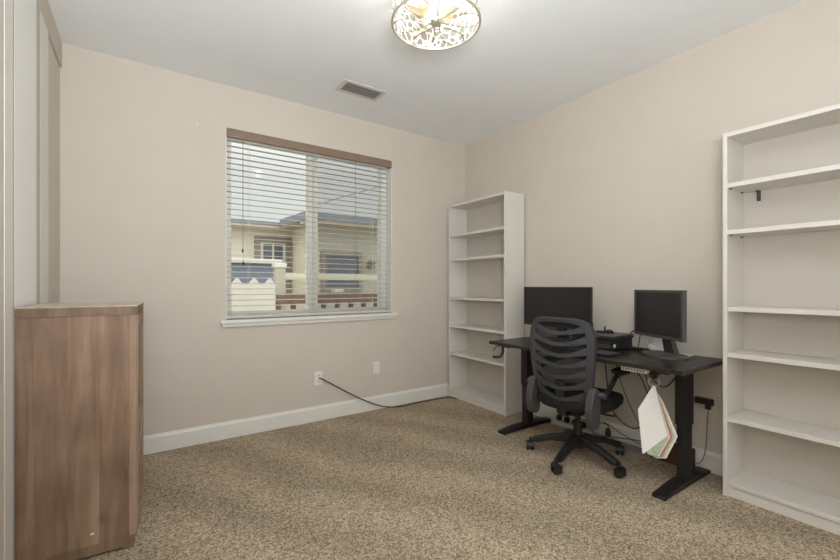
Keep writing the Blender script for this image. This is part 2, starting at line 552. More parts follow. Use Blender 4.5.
# ------------------------------------------------------------------ ceiling light
LC = Vector((1.232, 1.648, 2.5))
cl = thing('ceiling_light', 'round flush ceiling light with wire flower petals and filigree drum', 'ceiling light', (LC.x, LC.y, H))
R = .222
def circ(r, z, n=64):
    return [(LC.x + r * math.cos(2 * PI * k / n), LC.y + r * math.sin(2 * PI * k / n), z) for k in range(n)]
MB().tube(circ(R, 2.502), .0065, 10, closed=True).build('bottom_ring', M['nickel'], cl)
MB().tube(circ(R, 2.685), .005, 10, closed=True).build('top_ring', M['nickel'], cl)
MB().lathe([(.05, 2.708), (.19, 2.708), (.19, 2.69), (.17, 2.683), (.05, 2.683)], (LC.x, LC.y, 0), 48).build('ceiling_plate', M['whitemetal'], cl)
dm = MB()
dm.loops([circ(R - .001, 2.502, 72), circ(R - .001, 2.685, 72)], cap=False)
dm.build('filigree_drum', M['lace'], cl)
MB().lathe([(.006, .016), (.027, .014), (.031, .004), (.027, -.006), (.006, -.009)], (LC.x, LC.y, 2.506), 24).build('hub', M['nickel'], cl)
for k in range(6):
    a = 2 * PI * (k + .3) / 6
    pts = []
    for q in range(21):
        t = q / 20
        rr = .028 + (R - .030) * (.5 - .5 * math.cos(PI * min(1, 2 * t if t <= .5 else 2 * (1 - t))))
        da = .33 * math.sin(2 * PI * t) * math.sin(PI * min(1, (rr - .02) / (R - .03))) if False else .36 * math.sin(2 * PI * t)
        pts.append((LC.x + rr * math.cos(a + da), LC.y + rr * math.sin(a + da), 2.503 + .004 * math.sin(PI * t)))
    MB().tube(pts, .0028, 6).build('wire_petal', M['wire'], cl)
for k in range(3):
    a = 2 * PI * k / 3 + 1.25
    ux, uy = math.cos(a), math.sin(a)
    p0 = (LC.x + ux * .035, LC.y + uy * .035, 2.655); p1 = (LC.x + ux * .075, LC.y + uy * .075, 2.63)
    s_ = MB().cyl(p0, p1, .016).build('lamp_socket', M['whitemetal'], cl)
    prof = [(.012, 0), (.016, .012), (.029, .045), (.031, .062), (.024, .082), (.006, .093)]
    d = (Vector(p1) - Vector(p0)).normalized()
    rings = []
    e1 = d.orthogonal().normalized(); e2 = d.cross(e1)
    for r_, z_ in prof:
        rings.append([Vector(p1) + d * z_ + e1 * r_ * math.cos(2 * PI * q / 20) + e2 * r_ * math.sin(2 * PI * q / 20) for q in range(20)])
    MB().loops(rings).build('bulb', M['bulb'], s_)
# cream glass petals inside the drum
for k in range(6):
    a = 2 * PI * k / 6 + .2
    ux, uy = math.cos(a), math.sin(a)
    rings = []
    for q in range(9):
        t = q / 8
        wd = .048 * math.sin(PI * (.08 + .86 * t)) ** .8
        rr = .035 + .115 * t
        zc = 2.545 + .055 * t * t
        rings.append([(LC.x + ux * rr - uy * wd * s2, LC.y + uy * rr + ux * wd * s2, zc + .012 * s2 * s2) for s2 in (-1, -.5, 0, .5, 1)])
    MB().loops(rings, closed_u=False, cap=False).build('glass_petal', M['frost'], cl)

# ------------------------------------------------------------------ ceiling vent
vt = thing('ceiling_vent', 'white slotted air register in the ceiling near the window', 'vent', (1.425, 2.885, H))
vx0, vx1, vy0, vy1 = 1.275, 1.570, 2.822, 2.950
mb = MB()
f = .032
zt_, zb_ = H - .0005, H - .007
mb.box(vx0 - f, vx1 + f, vy0 - f, vy0, zb_, zt_); mb.box(vx0 - f, vx1 + f, vy1, vy1 + f, zb_, zt_)
mb.box(vx0 - f, vx0, vy0, vy1, zb_, zt_); mb.box(vx1, vx1 + f, vy0, vy1, zb_, zt_)
mb.build('frame', M['ventw'], vt, bevel=.002)
MB().box(vx0, vx1, vy0, vy1, H - .0012, H - .0004).build('backing', M['ventd'], vt)
mb = MB()
n = 22
for i in range(n):
    x = vx0 + (vx1 - vx0) * (i + .5) / n
    mb.box(x - .0024, x + .0024, vy0, vy1, H - .0075, H - .0015, 0, Matrix.Identity(4))
for y in (vy0 + .043, vy0 + .086):
    mb.box(vx0, vx1, y - .0015, y + .0015, H - .007, H - .002)
mb.build('louvers', M['ventl'], vt)

# ------------------------------------------------------------------ bookcases
def bookcase(label, xf, y0, W, D, Hh, zs, plinth, pins=(), group=None):
    r = thing('bookcase', label, 'bookcase', (xf + D / 2, y0 + W / 2, 0), 0, group)
    T = .021
    xb = xf + D
    MB().box(xf, xb, y0, y0 + T, 0, Hh, .0012).build('side_panel', M['melamine'], r)
    MB().box(xf, xb, y0 + W - T, y0 + W, 0, Hh, .0012).build('side_panel', M['melamine'], r)
    MB().box(xf + .001, xb - .004, y0 + T, y0 + W - T, Hh - .024, Hh - .001, .001).build('top_panel', M['melamine'], r)
    MB().box(xf + .012, xf + .028, y0 + T, y0 + W - T, 0, plinth, .001).build('plinth', M['melamine'], r)
    MB().box(xb - .005, xb - .001, y0 + T, y0 + W - T, .005, Hh - .024).build('back_panel', M['backing'], r)
    MB().box(xf + .001, xb - .006, y0 + T, y0 + W - T, plinth, plinth + .022, .001).build('bottom_panel', M['melamine'], r)
    for i, z in enumerate(zs):
        s_ = MB().box(xf + .004, xb - .008, y0 + T, y0 + W - T, z - .024, z, .001).build('shelf', M['melamine'], r)
        if i in pins:
            for px in (xf + .035, xb - .05):
                for py in (y0 + W - T - .011, y0 + T):
                    MB().box(px, px + .008, py, py + .011, z - .03, z - .024).build('shelf_pin', M['slot'], s_)
    return r
bookcase('tall white open bookcase in the corner beside the window, left of the desk', 2.681, 2.547, .82, .246, 2.02,
         (1.708, 1.454, 1.050, .757, .465), .062, group=None)
rb = bookcase('tall white open bookcase at the right edge of the picture, right of the desk', 2.676, .083, .82, .25, 2.02,
         (1.738, 1.478, 1.052, .797, .440), .062, pins=(0, 1))
mb = MB()
mb.box(2.905, 2.9195, .80, .816, 1.655, 1.712, .002)
mb.box(2.885, 2.9195, .80, .816, 1.706, 1.712, .001)
o = mb.build('mounting_bracket', M['chairarm'], rb); o['label'] = 'grey metal bracket under the top shelf'

# ------------------------------------------------------------------ wooden cabinet at the left
DX0, DX1, DY0, DY1, DH = -.4193, -.022, 2.215, 2.72, 1.083
dr = thing('cabinet', 'weathered brown wooden cabinet against the white closet doors', 'cabinet', ((DX0 + DX1) / 2, (DY0 + DY1) / 2, 0))
MB().box(DX0 + .001, DX1 - .001, DY0 + .002, DY0 + .022, .055, DH - .042, .001).build('side_panel', M['wood'], dr)
MB().box(DX0 + .003, DX1 - .001, DY1 - .022, DY1 - .002, .055, DH - .042, .001).build('side_panel', M['wood'], dr)
MB().box(DX0 + .004, DX0 + .012, DY0 + .022, DY1 - .022, .055, DH - .042).build('back_panel', M['woodrail'], dr)
mb = MB()
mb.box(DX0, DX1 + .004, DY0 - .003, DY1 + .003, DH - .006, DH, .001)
mb.build('top', M['woodtop_sheen'], dr)
mb = MB()
mb.box(DX0 + .001, DX1 + .003, DY0 - .002, DY1 + .002, DH - .043, DH - .0062, .001)
mb.build('top_rail', M['woodrail'], dr)
mb = MB()
mb.box(DX0 + .003, DX1 - .012, DY0, DY0 + .024, .012, .056, .001)
mb.box(DX0 + .003, DX1 - .012, DY1 - .024, DY1, .012, .056, .001)
mb.box(DX1 - .034, DX1 - .012, DY0 + .024, DY1 - .024, .012, .056, .001)
mb.box(DX0 + .003, DX0 + .04, DY0, DY0 + .03, 0, .012); mb.box(DX1 - .05, DX1 - .012, DY0, DY0 + .03, 0, .012)
mb.box(DX0 + .003, DX0 + .04, DY1 - .03, DY1, 0, .012); mb.box(DX1 - .05, DX1 - .012, DY1 - .03, DY1, 0, .012)
mb.build('base_rail', M['woodrail'], dr)
yc = (DY0 + DY1) / 2
for (a, b) in ((DY0 + .024, yc - .002), (yc + .002, DY1 - .024)):
    d = MB().box(DX1 - .014, DX1 - .003, a, b, .062, DH - .046, .001).build('door', M['woodrail'], dr)
    mb = MB()
    x0, x1 = DX1 - .003, DX1 + .004
    mb.box(x0, x1, a, a + .04, .062, DH - .046, .001); mb.box(x0, x1, b - .04, b, .062, DH - .046, .001)
    for z in (.062, (DH - .03) / 2, DH - .096):
        mb.box(x0, x1, a + .04, b - .04, z, z + .05, .001)
    for z0, z1, sgn in ((.112, .5, 1), (.585, .985, -1)):
        ya, yb = (a + .04, b - .04) if sgn > 0 else (b - .04, a + .04)
        mb.prism([(ya, z0), (ya, z0 + .05), (yb, z1), (yb, z1 - .05)], lambda u, v, t: (t, u, v), x0, x1 - .001)
    mb.build('door_frame', M['wood'], d)
o = MB().lathe([(.006, 0), (.005, .0008)], (0, 0, 0), 10)
bmesh.ops.transform(o.bm, matrix=Matrix.Translation((-.179, DY0 + .0022, .104)) @ Matrix.Rotation(PI / 2, 4, 'X') @ Matrix.Diagonal((1.25, .9, 1, 1)), verts=o.bm.verts[:])
o.build('chipped_spot', M['chip'], dr)
dr.rotation_euler = (0, 0, math.radians(-2.6))
cn = Matrix.Rotation(math.radians(-2.6), 4, 'Z') @ Vector(((DX1 - DX0) / 2, -(DY1 - DY0) / 2, 0))
dr.location = Vector((-.020, 2.216, 0)) - cn

# ------------------------------------------------------------------ standing desk
KX0, KX1, KY0, KY1, KZ = 2.280, 2.880, .945, 2.345, .73
dk = thing('standing_desk', 'black electric standing desk along the wall between two white bookcases', 'desk', ((KX0 + KX1) / 2, (KY0 + KY1) / 2, 0))
MB().box(KX0, KX1, KY0, KY1, KZ - .024, KZ, .002).build('tabletop', M['desktop'], dk)
mb = MB()
mb.box(2.56, 2.60, 1.08, 2.26, KZ - .064, KZ - .0245); mb.box(2.70, 2.74, 1.08, 2.26, KZ - .064, KZ - .0245)
mb.box(2.38, 2.82, 1.06, 1.11, KZ - .054, KZ - .0245); mb.box(2.38, 2.82, 2.23, 2.28, KZ - .054, KZ - .0245)
mb.build('frame', M['blackmetal'], dk, bevel=.003)
for y in (1.085, 2.265):
    MB().box(2.600, 2.690, y - .033, y + .033, .35, KZ - .054, .004).build('leg_sleeve', M['blackmetal'], dk)
    MB().box(2.606, 2.684, y - .027, y + .027, .025, .36, .004).build('leg', M['blackmetal'], dk)
    mb = MB()
    mb.prism([(2.335, .004), (2.335, .018), (2.50, .036), (2.80, .036), (2.925, .018), (2.925, .004)], lambda u, v, t: (u, t, v), y - .037, y + .037)
    ft = mb.build('foot', M['blackmetal'], dk, bevel=.004)
    MB().box(2.332, 2.36, y - .036, y + .036, 0, .016, .004).build('foot_glide', M['dkplastic'], ft)
    MB().box(2.89, 2.926, y - .036, y + .036, 0, .016, .004).build('foot_glide', M['dkplastic'], ft)

# hook under the left end
hk = MB()
hx, hy = 2.30, 2.268
mb = MB()
mb.box(2.293, 2.345, 2.215, 2.262, KZ - .0305, KZ - .0245, .001)
pl = crom([(2.325, 2.235, KZ - .031), (2.321, 2.235, .652), (2.312, 2.24, .625), (2.292, 2.252, .612), (2.268, 2.268, .613), (2.255, 2.277, .618)], 6)
mb.tube(pl, .015, 8, ry=.007)
mb.tube(crom([(2.318, 2.258, KZ - .031), (2.29, 2.27, .692), (2.276, 2.28, .675), (2.272, 2.283, .655)], 6), .0035, 8)
tag(mb.build('headphone_hook', M['dkplastic']), 'small black hook screwed under the window end of the desk', 'hook')

# ------------------------------------------------------------------ things on the desk
def monitor(label, centre, yaw, W, Hh, zb, bez, mats, base, neck_off=0):
    """local: screen faces -x, y across"""
    r = thing('monitor', label, 'monitor', (centre[0], centre[1], KZ), yaw)
    z0 = zb - KZ
    mb = MB()
    mb.box(0, .022, -W / 2, W / 2, z0, z0 + Hh, .003)
    mb.box(.02, .05, -W * .36, W * .36, z0 + Hh * .15, z0 + Hh * .85, .012)
    mb.build('casing', mats[0], r, local=True)
    bzl, bzb = bez
    mb = MB()
    for (a, b, c, d) in ((-W / 2, W / 2, Hh - bzl, Hh), (-W / 2, W / 2, 0, bzb), (-W / 2, -W / 2 + bzl, bzb, Hh - bzl), (W / 2 - bzl, W / 2, bzb, Hh - bzl)):
        mb.box(-.004, .0, a, b, z0 + c, z0 + d)
    mb.build('bezel', mats[1], r, local=True)
    MB().box(-.0015, .0, -W / 2 + bzl, W / 2 - bzl, z0 + bzb, z0 + Hh - bzl).build('screen', M['screenoff'], r, local=True)
    mb = MB()
    n = 40
    bx, by, bc = base
    ringf = lambda s_, z: [(bc + bx * s_ * math.copysign(abs(math.cos(2 * PI * k / n)) ** .8, math.cos(2 * PI * k / n)), by * s_ * math.copysign(abs(math.sin(2 * PI * k / n)) ** .8, math.sin(2 * PI * k / n)), z) for k in range(n)]
    mb.loops([ringf(1, 0), ringf(1.0, .008), ringf(.96, .014), ringf(.5, .02)])
    mb.build('base', mats[0], r, local=True)
    mb = MB()
    mb.loops([[(bc + .05 + s2 * .018, t * .045, .014) for s2, t in ((-1, -1), (-1, 1), (1, 1), (1, -1))],
              [(.052 + s2 * .014, t * .034, z0 + Hh * .3) for s2, t in ((-1, -1), (-1, 1), (1, 1), (1, -1))]])
    for fc in mb.bm.faces: fc.smooth = False
    mb.build('neck', mats[0], r, local=True, bevel=.004)
    return r
monitor('wide black monitor behind the office chair at the window end of the desk', (2.70, 2.035), 0, .625, .318, .842, (.006, .012), (M['bezel'], M['bezel']), (.09, .14, .06))
ang = math.atan2(2.758 - 2.544, 1.441 - 1.042)
monitor('smaller grey-edged black monitor on an oval stand near the right bookcase', ((2.544 + 2.758) / 2, (1.042 + 1.441) / 2), -ang, .436, .298, .845, (.016, .018), (M['bezelgrey'], M['bezelgrey']), (.105, .155, .05))

# stacked boxes between the monitors
bx = thing('docking_box', 'squat black device box on the desk between the monitors', 'device', (2.71, 1.63, KZ))
mb = MB()
mb.box(2.59, 2.84, 1.495, 1.80, KZ + .004, KZ + .078, .006)
for px in (2.61, 2.81):
    for py in (1.52, 1.77):
        mb.cyl((px, py, KZ), (px, py, KZ + .006), .008, segs=10)
mb.build('body', M['dkplastic'], bx)
mb = MB()
mb.box(2.5865, 2.591, 1.51, 1.79, KZ + .05, KZ + .066, .001)
mb.box(2.5865, 2.591, 1.51, 1.79, KZ + .016, KZ + .042, .001)
mb.build('front_panel', M['bezelgrey'], bx)
MB().box(2.60, 2.617, 1.4895, 1.496, KZ + .026, KZ + .046, .001).build('sticker', M['plate'], bx)
lt = thing('laptop', 'closed flat black laptop lying on top of the squat device box', 'laptop', (2.70, 1.62, KZ + .078))
MB().box(2.56, 2.825, 1.475, 1.79, KZ + .0785, KZ + .092, .004).build('base', M['bezel'], lt)
MB().box(2.56, 2.825, 1.475, 1.79, KZ + .094, KZ + .104, .004).build('lid', M['bezelgrey'], lt)
MB().cyl((2.815, 1.51, KZ + .093), (2.815, 1.75, KZ + .093), .005, segs=10).build('hinge', M['dkplastic'], lt)
mb = MB()
tz = KZ + .1045
mb.box(2.70, 2.745, 1.575, 1.68, tz, tz + .012, .003)
mb.cyl((2.722, 1.63, tz + .01), (2.722, 1.63, tz + .045), .007, .005, 12)
mb.tube(crom([(2.72, 1.62, tz + .012), (2.72, 1.59, tz + .022), (2.715, 1.565, tz + .012)], 6), .005, 8)
tag(mb.build('cable_clip', M['dkplastic']), 'little black upright clip standing on the closed laptop', 'clip')
kb = thing('keyboard', 'flat black keyboard half hidden behind the chair back', 'keyboard', (2.44, 1.60, KZ))
kr = Matrix.Translation((2.44, 1.60, KZ)) @ Matrix.Rotation(math.radians(-4), 4, 'Z')
b_ = MB(); b_.box(-.075, .075, -.215, .215, 0, .012, .004, kr); b_.build('body', M['dkplastic'], kb)
k_ = MB()
for i in range(5):
    for j in range(15):
        k_.box(-.063 + i * .0255, -.063 + i * .0255 + .021, -.2 + j * .0268, -.2 + j * .0268 + .0225, .012, .0165, .0015, kr, 1)
k_.build('keys', M['bezelgrey'], kb)
# slim bar and papers by the right monitor
mb = MB(); mb.box(2.775, 2.80, 1.36, 1.56, KZ, KZ + .02, .005)
tag(mb.build('speaker_bar', M['dkplastic']), 'slim black bar lying behind the oval monitor stand', 'speaker')
pp = MB()
for i, (a, dx, dy) in enumerate(((.12, 0, 0), (-.1, .006, .004), (.3, -.004, .006))):
    pp.box(-.05, .05, -.115, .115, i * .0012, i * .0012 + .001, 0, Matrix.Translation((2.822 + dx * .5, 1.235 + dy, KZ + .0002)) @ Matrix.Rotation(a * .15, 4, 'Z'))
tag(pp.build('paper_sheets', M['paper']), 'white sheets of paper lying behind the monitor by the right bookcase', 'paper')
# crumpled white bag leaning on the wall behind the stand
mb = MB()
rings = []
for q in range(9):
    t = q / 8
    wd = .085 * (1 - .55 * t) * (1 + .12 * math.sin(9 * t))
    dp = .022 * (1 - .75 * t)
    zz = KZ + .0008 + .088 * t
    rings.append([(2.90 - .01 + dp * math.cos(2 * PI * k / 18) * (1 + .25 * math.sin(5 * k + 3 * q)), 1.30 + .04 * t + wd * math.sin(2 * PI * k / 18) * (1 + .1 * math.cos(7 * k + q)), zz + .006 * math.sin(4 * k) * t) for k in range(18)])
mb.loops(rings)
bmesh.ops.translate(mb.bm, verts=mb.bm.verts[:], vec=(-.042, 0, .0032))
tag(mb.build('plastic_bag', M['paper'], sharp=25), 'crumpled white plastic bag standing behind the right monitor', 'bag')

def cable(name, pts, r, mat, label, n=10, cat='cable'):
    return tag(MB().tube(crom(pts, n), r, 8).build(name, mat), label, cat)
cable('monitor_cable', [(2.862, 1.52, KZ + .004), (2.866, 1.535, KZ + .06), (2.868, 1.51, KZ + .115), (2.872, 1.45, KZ + .135), (2.874, 1.40, KZ + .11), (2.872, 1.385, KZ + .06), (2.868, 1.395, KZ + .004)], .0038, M['blackcord'], 'black cable looping up between the laptop and the right monitor')
cable('monitor_cable', [(2.785, 1.40, KZ + .135), (2.80, 1.42, KZ + .10), (2.815, 1.435, KZ + .06), (2.82, 1.445, KZ + .004)], .003, M['blackcord'], 'thin black cable dropping from the lower edge of the right monitor')

# ------------------------------------------------------------------ under the desk
ps = thing('power_bar', 'grey-white socket bar fixed under the front edge of the desk', 'power strip', (2.318, 1.245, .678))
MB().box(2.296, 2.342, 1.135, 1.275, .680, KZ - .0245, .004).build('body', M['stripw'], ps)
mb = MB()
for i in range(8):
    y = 1.145 + i * .016
    mb.box(2.2945, 2.297, y, y + .006, .687, .698)
mb.build('sockets', M['slot'], ps)
# clip, ring and hanging papers
clp = MB()
clp.box(2.405, 2.44, 1.128, 1.168, .655, KZ - .0245, .003)
clp.box(2.41, 2.435, 1.135, 1.16, .637, .655, .003)
tag(clp.build('desk_clip', M['dkplastic']), 'black clip under the desk holding the papers ring', 'clip')
# plane frame that faces back into the room
n_ = Vector((-.78, -.60, .14)).normalized()
u_ = Vector((.62, -.785, 0)).normalized()
v_ = n_.cross(u_).normalized()
if v_.z < 0: v_ = -v_
O_ = Vector((2.424, 1.155, .598))
def pln(a, b, d):
    return O_ + u_ * a + v_ * b - n_ * d
mb = MB()
mb.tube([pln(.030 * math.cos(2 * PI * k / 32) + .003, .018 + .022 * math.sin(2 * PI * k / 32), 0.008 * math.sin(2 * PI * k / 32)) for k in range(32)], .0024, 8, closed=True)
tag(mb.build('binder_ring', M['ring']), 'pale round ring hanging from the desk clip with papers on it', 'ring')
pg = thing('paper_bundle', 'bundle of white and printed sheets hanging by a corner below the desk', 'papers', O_)
def sheet(poly, d0, d1):
    return MB().prism(poly, pln, d0, d1)
o = sheet([(0, 0), (-.083, -.142), (-.068, -.385), (-.060, -.384), (.062, -.275), (.020, -.08), (.012, -.01)], 0, .004).build('sheet', M['paper'], pg)
for k, (mt, dx, dd) in enumerate(((M['papergreen'], .012, .006), (M['papercream'], .024, .012), (M['paperred'], .034, .018), (M['papergreen'], .046, .023), (M['papercream'], .056, .029), (M['paper'], .066, .036))):
    q = dx
    poly = [(.002, -.004), (-.06 + q * .3, -.12), (-.052 + q * .9, -.38 - q * .45), (.0 + q * .9, -.385 - q * .3), (.055 + q, -.285 + q * .1), (.02 + q * .5, -.09)]
    sheet(poly, dd - .0015, dd + .003).build('sheet', mt, pg)
# boxes and strips on the floor
MB_ = MB().box(2.86, 2.925, 1.135, 1.385, 0, .125, .003)
tag(MB_.build('wooden_box', M['brownbox']), 'small dark brown box on the carpet behind the right desk leg', 'box')
fs = thing('power_strip', 'white power strip on the carpet behind the office chair', 'power strip', (2.885, 2.0, 0))
MB().box(2.862, 2.912, 1.82, 2.20, 0, .042, .006).build('body', M['stripw'], fs)
for i, y in enumerate((1.91, 1.985, 2.06, 2.135)):
    mb = MB()
    mb.box(2.870, 2.904, y - .017, y + .017, .0425, .085, .005)
    mb.tube(crom([(2.887, y, .082), (2.887, y - .01, .105), (2.89, y - .05, .115), (2.90, y - .09, .09)], 6), .0035, 8)
    tag(mb.build('power_plug', M['blackcord']), ('black plug nearest the gas lift in the white floor power strip', 'second black plug from the gas lift in the white floor power strip', 'third black plug from the gas lift in the white floor power strip', 'black plug nearest the left desk leg in the white floor power strip')[i], 'plug', 'plugs in the floor power strip')
rc = MB(); rc.box(2.855, 2.895, 1.42, 1.80, 0, .028, .004)
tag(rc.build('cable_duct', M['greycord']), 'grey cable duct lying on the carpet along the baseboard under the desk', 'cable duct')
cable('power_cable', [(2.34, 1.235, .695), (2.52, 1.27, .60), (2.68, 1.30, .42), (2.74, 1.34, .28), (2.78, 1.46, .19), (2.82, 1.60, .23), (2.84, 1.66, .33), (2.84, 1.69, .52), (2.84, 1.70, .703)], .004, M['blackcord'], 'thick black cable hanging in a deep loop under the desk')
cable('power_cable', [(2.80, 1.60, .704), (2.84, 1.585, .50), (2.87, 1.52, .30), (2.89, 1.46, .18), (2.90, 1.43, .10), (2.905, 1.41, .03)], .0025, M['blackcord'], 'thin black cable slanting down the wall under the desk')
cable('power_cable', [(2.40, 1.20, .70), (2.56, 1.245, .55), (2.66, 1.26, .40), (2.72, 1.28, .25), (2.80, 1.34, .13), (2.83, 1.5, .09), (2.83, 1.7, .05), (2.82, 1.8, .006)], .0035, M['blackcord'], 'black cable running down beside the hanging papers to the carpet')
cable('power_cable', [(2.44, 1.21, .70), (2.50, 1.20, .62), (2.63, 1.19, .55), (2.76, 1.18, .60), (2.80, 1.17, .703)], .0035, M['blackcord'], 'black cable sagging behind the desk clip')
cable('power_cable', [(2.92, 1.77, .13), (2.915, 1.70, .11), (2.91, 1.58, .07), (2.905, 1.47, .05), (2.905, 1.40, .07)], .003, M['blackcord'], 'black cable running low along the baseboard under the desk')
ap = MB()
ap.tube(crom([(2.74, 1.86, .20), (2.77, 1.78, .165), (2.80, 1.70, .155), (2.815, 1.665, .15), (2.815, 1.66, .125)], 8), .0035, 8)
ap.lathe([(.006, .0), (.016, -.012), (.02, -.035), (.02, -.055), (.012, -.062)], (2.815, 1.66, .13), 16)
ap.tube(crom([(2.74, 1.86, .20), (2.80, 1.92, .10), (2.845, 1.93, .02), (2.85, 1.90, .004)], 8), .0035, 8)
tag(ap.build('hanging_plug', M['blackcord']), 'black cable end with a plug dangling beside the chair seat', 'plug')

# ------------------------------------------------------------------ outlets and cords
def outlet_back(label, x, z, sockets=True, pw=.071, ph=.116):
    r = thing('wall_outlet', label, 'outlet', (x, YA, z))
    MB().box(x - pw / 2, x + pw / 2, YA - .006, YA - .0005, z - ph / 2, z + ph / 2, .002).build('cover_plate', M['plate'], r)
    if sockets:
        for dz in (.028, -.028):
            f_ = MB().box(x - .017, x + .017, YA - .0085, YA - .0055, z + dz - .014, z + dz + .014, .003).build('socket', M['plate'], r)
            mb = MB()
            mb.box(x - .008, x - .005, YA - .009, YA - .0084, z + dz - .004, z + dz + .006); mb.box(x + .005, x + .008, YA - .009, YA - .0084, z + dz - .004, z + dz + .006)
            mb.box(x - .002, x + .002, YA - .009, YA - .0084, z + dz - .010, z + dz - .006)
            mb.build('slots', M['slot'], f_)
    else:
        MB().box(x - .0165, x + .0165, YA - .0085, YA - .0055, z - .033, z + .033, .002).build('insert', M['plate'], r)
    return r
outlet_back('white wall outlet under the window with a brown cord plugged in', 1.262, .366)
outlet_back('blank white wall plate right of the outlet under the window', 1.829, .394, False)
cable('extension_cord', [(1.266, 3.388, .366), (1.285, 3.372, .362), (1.38, 3.366, .302), (1.52, 3.368, .213), (1.70, 3.366, .108), (1.86, 3.35, .035), (1.99, 3.335, .008), (2.10, 3.32, .007), (2.28, 3.33, .007), (2.48, 3.325, .007), (2.58, 3.315, .007), (2.65, 3.30, .007), (2.672, 3.22, .007)], .0058, M['browncord'], 'brown cord hanging from the outlet and running along the carpet to the bookcase', 14)
ob = thing('wall_outlet', 'white wall outlet behind the desk near the right bookcase', 'outlet', (XB, 1.062, .418))
MB().box(XB - .006, XB - .0005, 1.018, 1.118, .358, .476, .002).build('cover_plate', M['wall'], ob)
MB().box(XB - .0085, XB - .0055, 1.050, 1.086, .376, .404, .003).build('socket', M['plate'], ob)
ad = thing('power_adapter', 'black power adapter plugged in beside the right bookcase', 'adapter', (2.92, 1.09, .44))
MB().box(2.905, 2.9365, 1.035, 1.135, .423, .462, .006).build('body', M['dkplastic'], ad)
MB().box(2.915, 2.9365, 1.05, 1.08, .392, .4225, .005).build('plug', M['dkplastic'], ad)
MB().tube(crom([(2.915, 1.135, .445), (2.90, 1.165, .443), (2.87, 1.19, .42), (2.82, 1.175, .39)], 8), .003, 8).build('lead', M['blackcord'], ad)
cable('thin_cable', [(2.925, 1.062, .391), (2.922, 1.068, .30), (2.921, 1.075, .16), (2.918, 1.09, .08), (2.91, 1.11, .045), (2.905, 1.125, .04)], .0028, M['greycord'], 'thin grey cable falling from the black adapter to the desk foot')
nl = MB(); nl.cyl((.334, YA - .012, 2.36), (.334, YA, 2.36), .003, segs=8); nl.cyl((.334, YA - .014, 2.36), (.334, YA - .0115, 2.36), .006, segs=10)
tag(nl.build('wall_nail', M['plate']), 'tiny pale nail high on the wall left of the window', 'nail')

# ------------------------------------------------------------------ office chair
ch = thing('office_chair', 'black mesh-back swivel office chair pushed in at the desk', 'office chair', (2.44, 1.655, 0), math.radians(4))
def loc(mb, name, mat, parent=ch, **k):
    return mb.build(name, mat, parent, local=True, **k)
a0 = math.radians(119 - 4)
for k in range(5):
    a = a0 + 2 * PI * k / 5
    c_, s_ = math.cos(a), math.sin(a)
    rings = []
    for t in (0, .12, .5, .85, 1.0):
        rr = .03 + .275 * t
        zt2 = .168 - .074 * t ** 1.2
        zb2 = .112 - .025 * t if t < .8 else .066
        wd = .033 - .012 * t
        rings.append([(c_ * rr - s_ * wd * p, s_ * rr + c_ * wd * p, z) for p, z in ((-1, zb2), (-1, zt2 - .012), (-.6, zt2), (.6, zt2), (1, zt2 - .012), (1, zb2))])
    lg = loc(MB().loops(rings), 'leg', M['dkplastic'], sharp=35)
    cx, cy = c_ * .318, s_ * .318
    tw = a + 1.9 + .7 * k
    tx, ty = math.cos(tw), math.sin(tw)
    mb = MB()
    for sgn in (-1, 1):
        p0 = Vector((cx - ty * .007 * sgn, cy + tx * .007 * sgn, .028)); p1 = Vector((cx - ty * .025 * sgn, cy + tx * .025 * sgn, .028))
        mb.cyl(p0, p1, .0285, .027, 20)
    hood = []
    for q in range(9):
        t = PI * (q / 8) * .8 + .1
        hood.append([(cx + tx * .031 * math.cos(t) - ty * .026 * p, cy + ty * .031 * math.cos(t) + tx * .026 * p, .030 + .031 * math.sin(t) + e) for p, e in ((-1, 0), (1, 0), (1, .004), (-1, .004))])
    mb.loops(hood)
    mb.cyl((cx, cy, .055), (cx, cy, .09), .008, segs=10)
    mb.build('caster', M['dkplastic'], lg, local=True)
loc(MB().lathe([(.03, .075), (.045, .08), (.047, .12), (.042, .152), (.034, .17)], segs=28), 'hub', M['dkplastic'])
loc(MB().lathe([(.029, .165), (.029, .25), (.018, .252), (.018, .33)], segs=24), 'gas_lift', M['blackmetal'])
mb = MB(); mb.box(-.13, .10, -.075, .075, .318, .352, .008); mb.tube([(.02, -.06, .335), (.02, -.2, .335), (.03, -.24, .337)], .006, 8)
loc(mb, 'tilt_mechanism', M['blackmetal'])
# seat cushion
def superring(cx, a, b, z, n=48, e=.55, droop=0):
    out = []
    for k in range(n):
        t = 2 * PI * k / n
        x = cx + a * math.copysign(abs(math.cos(t)) ** e, math.cos(t))
        y = b * math.copysign(abs(math.sin(t)) ** e, math.sin(t))
        out.append((x, y, z - droop * max(0, (x - cx) / a - .3)))
    return out
mb = MB()
mb.loops([superring(.02, .17, .17, .352), superring(.02, .215, .212, .362), superring(.02, .24, .236, .392), superring(.02, .245, .24, .425, droop=.01),
          superring(.02, .235, .23, .452, droop=.02), superring(.02, .20, .20, .466, droop=.025), superring(.02, .1, .1, .468, droop=.03)])
loc(mb, 'seat', M['chairseat'], sharp=60)
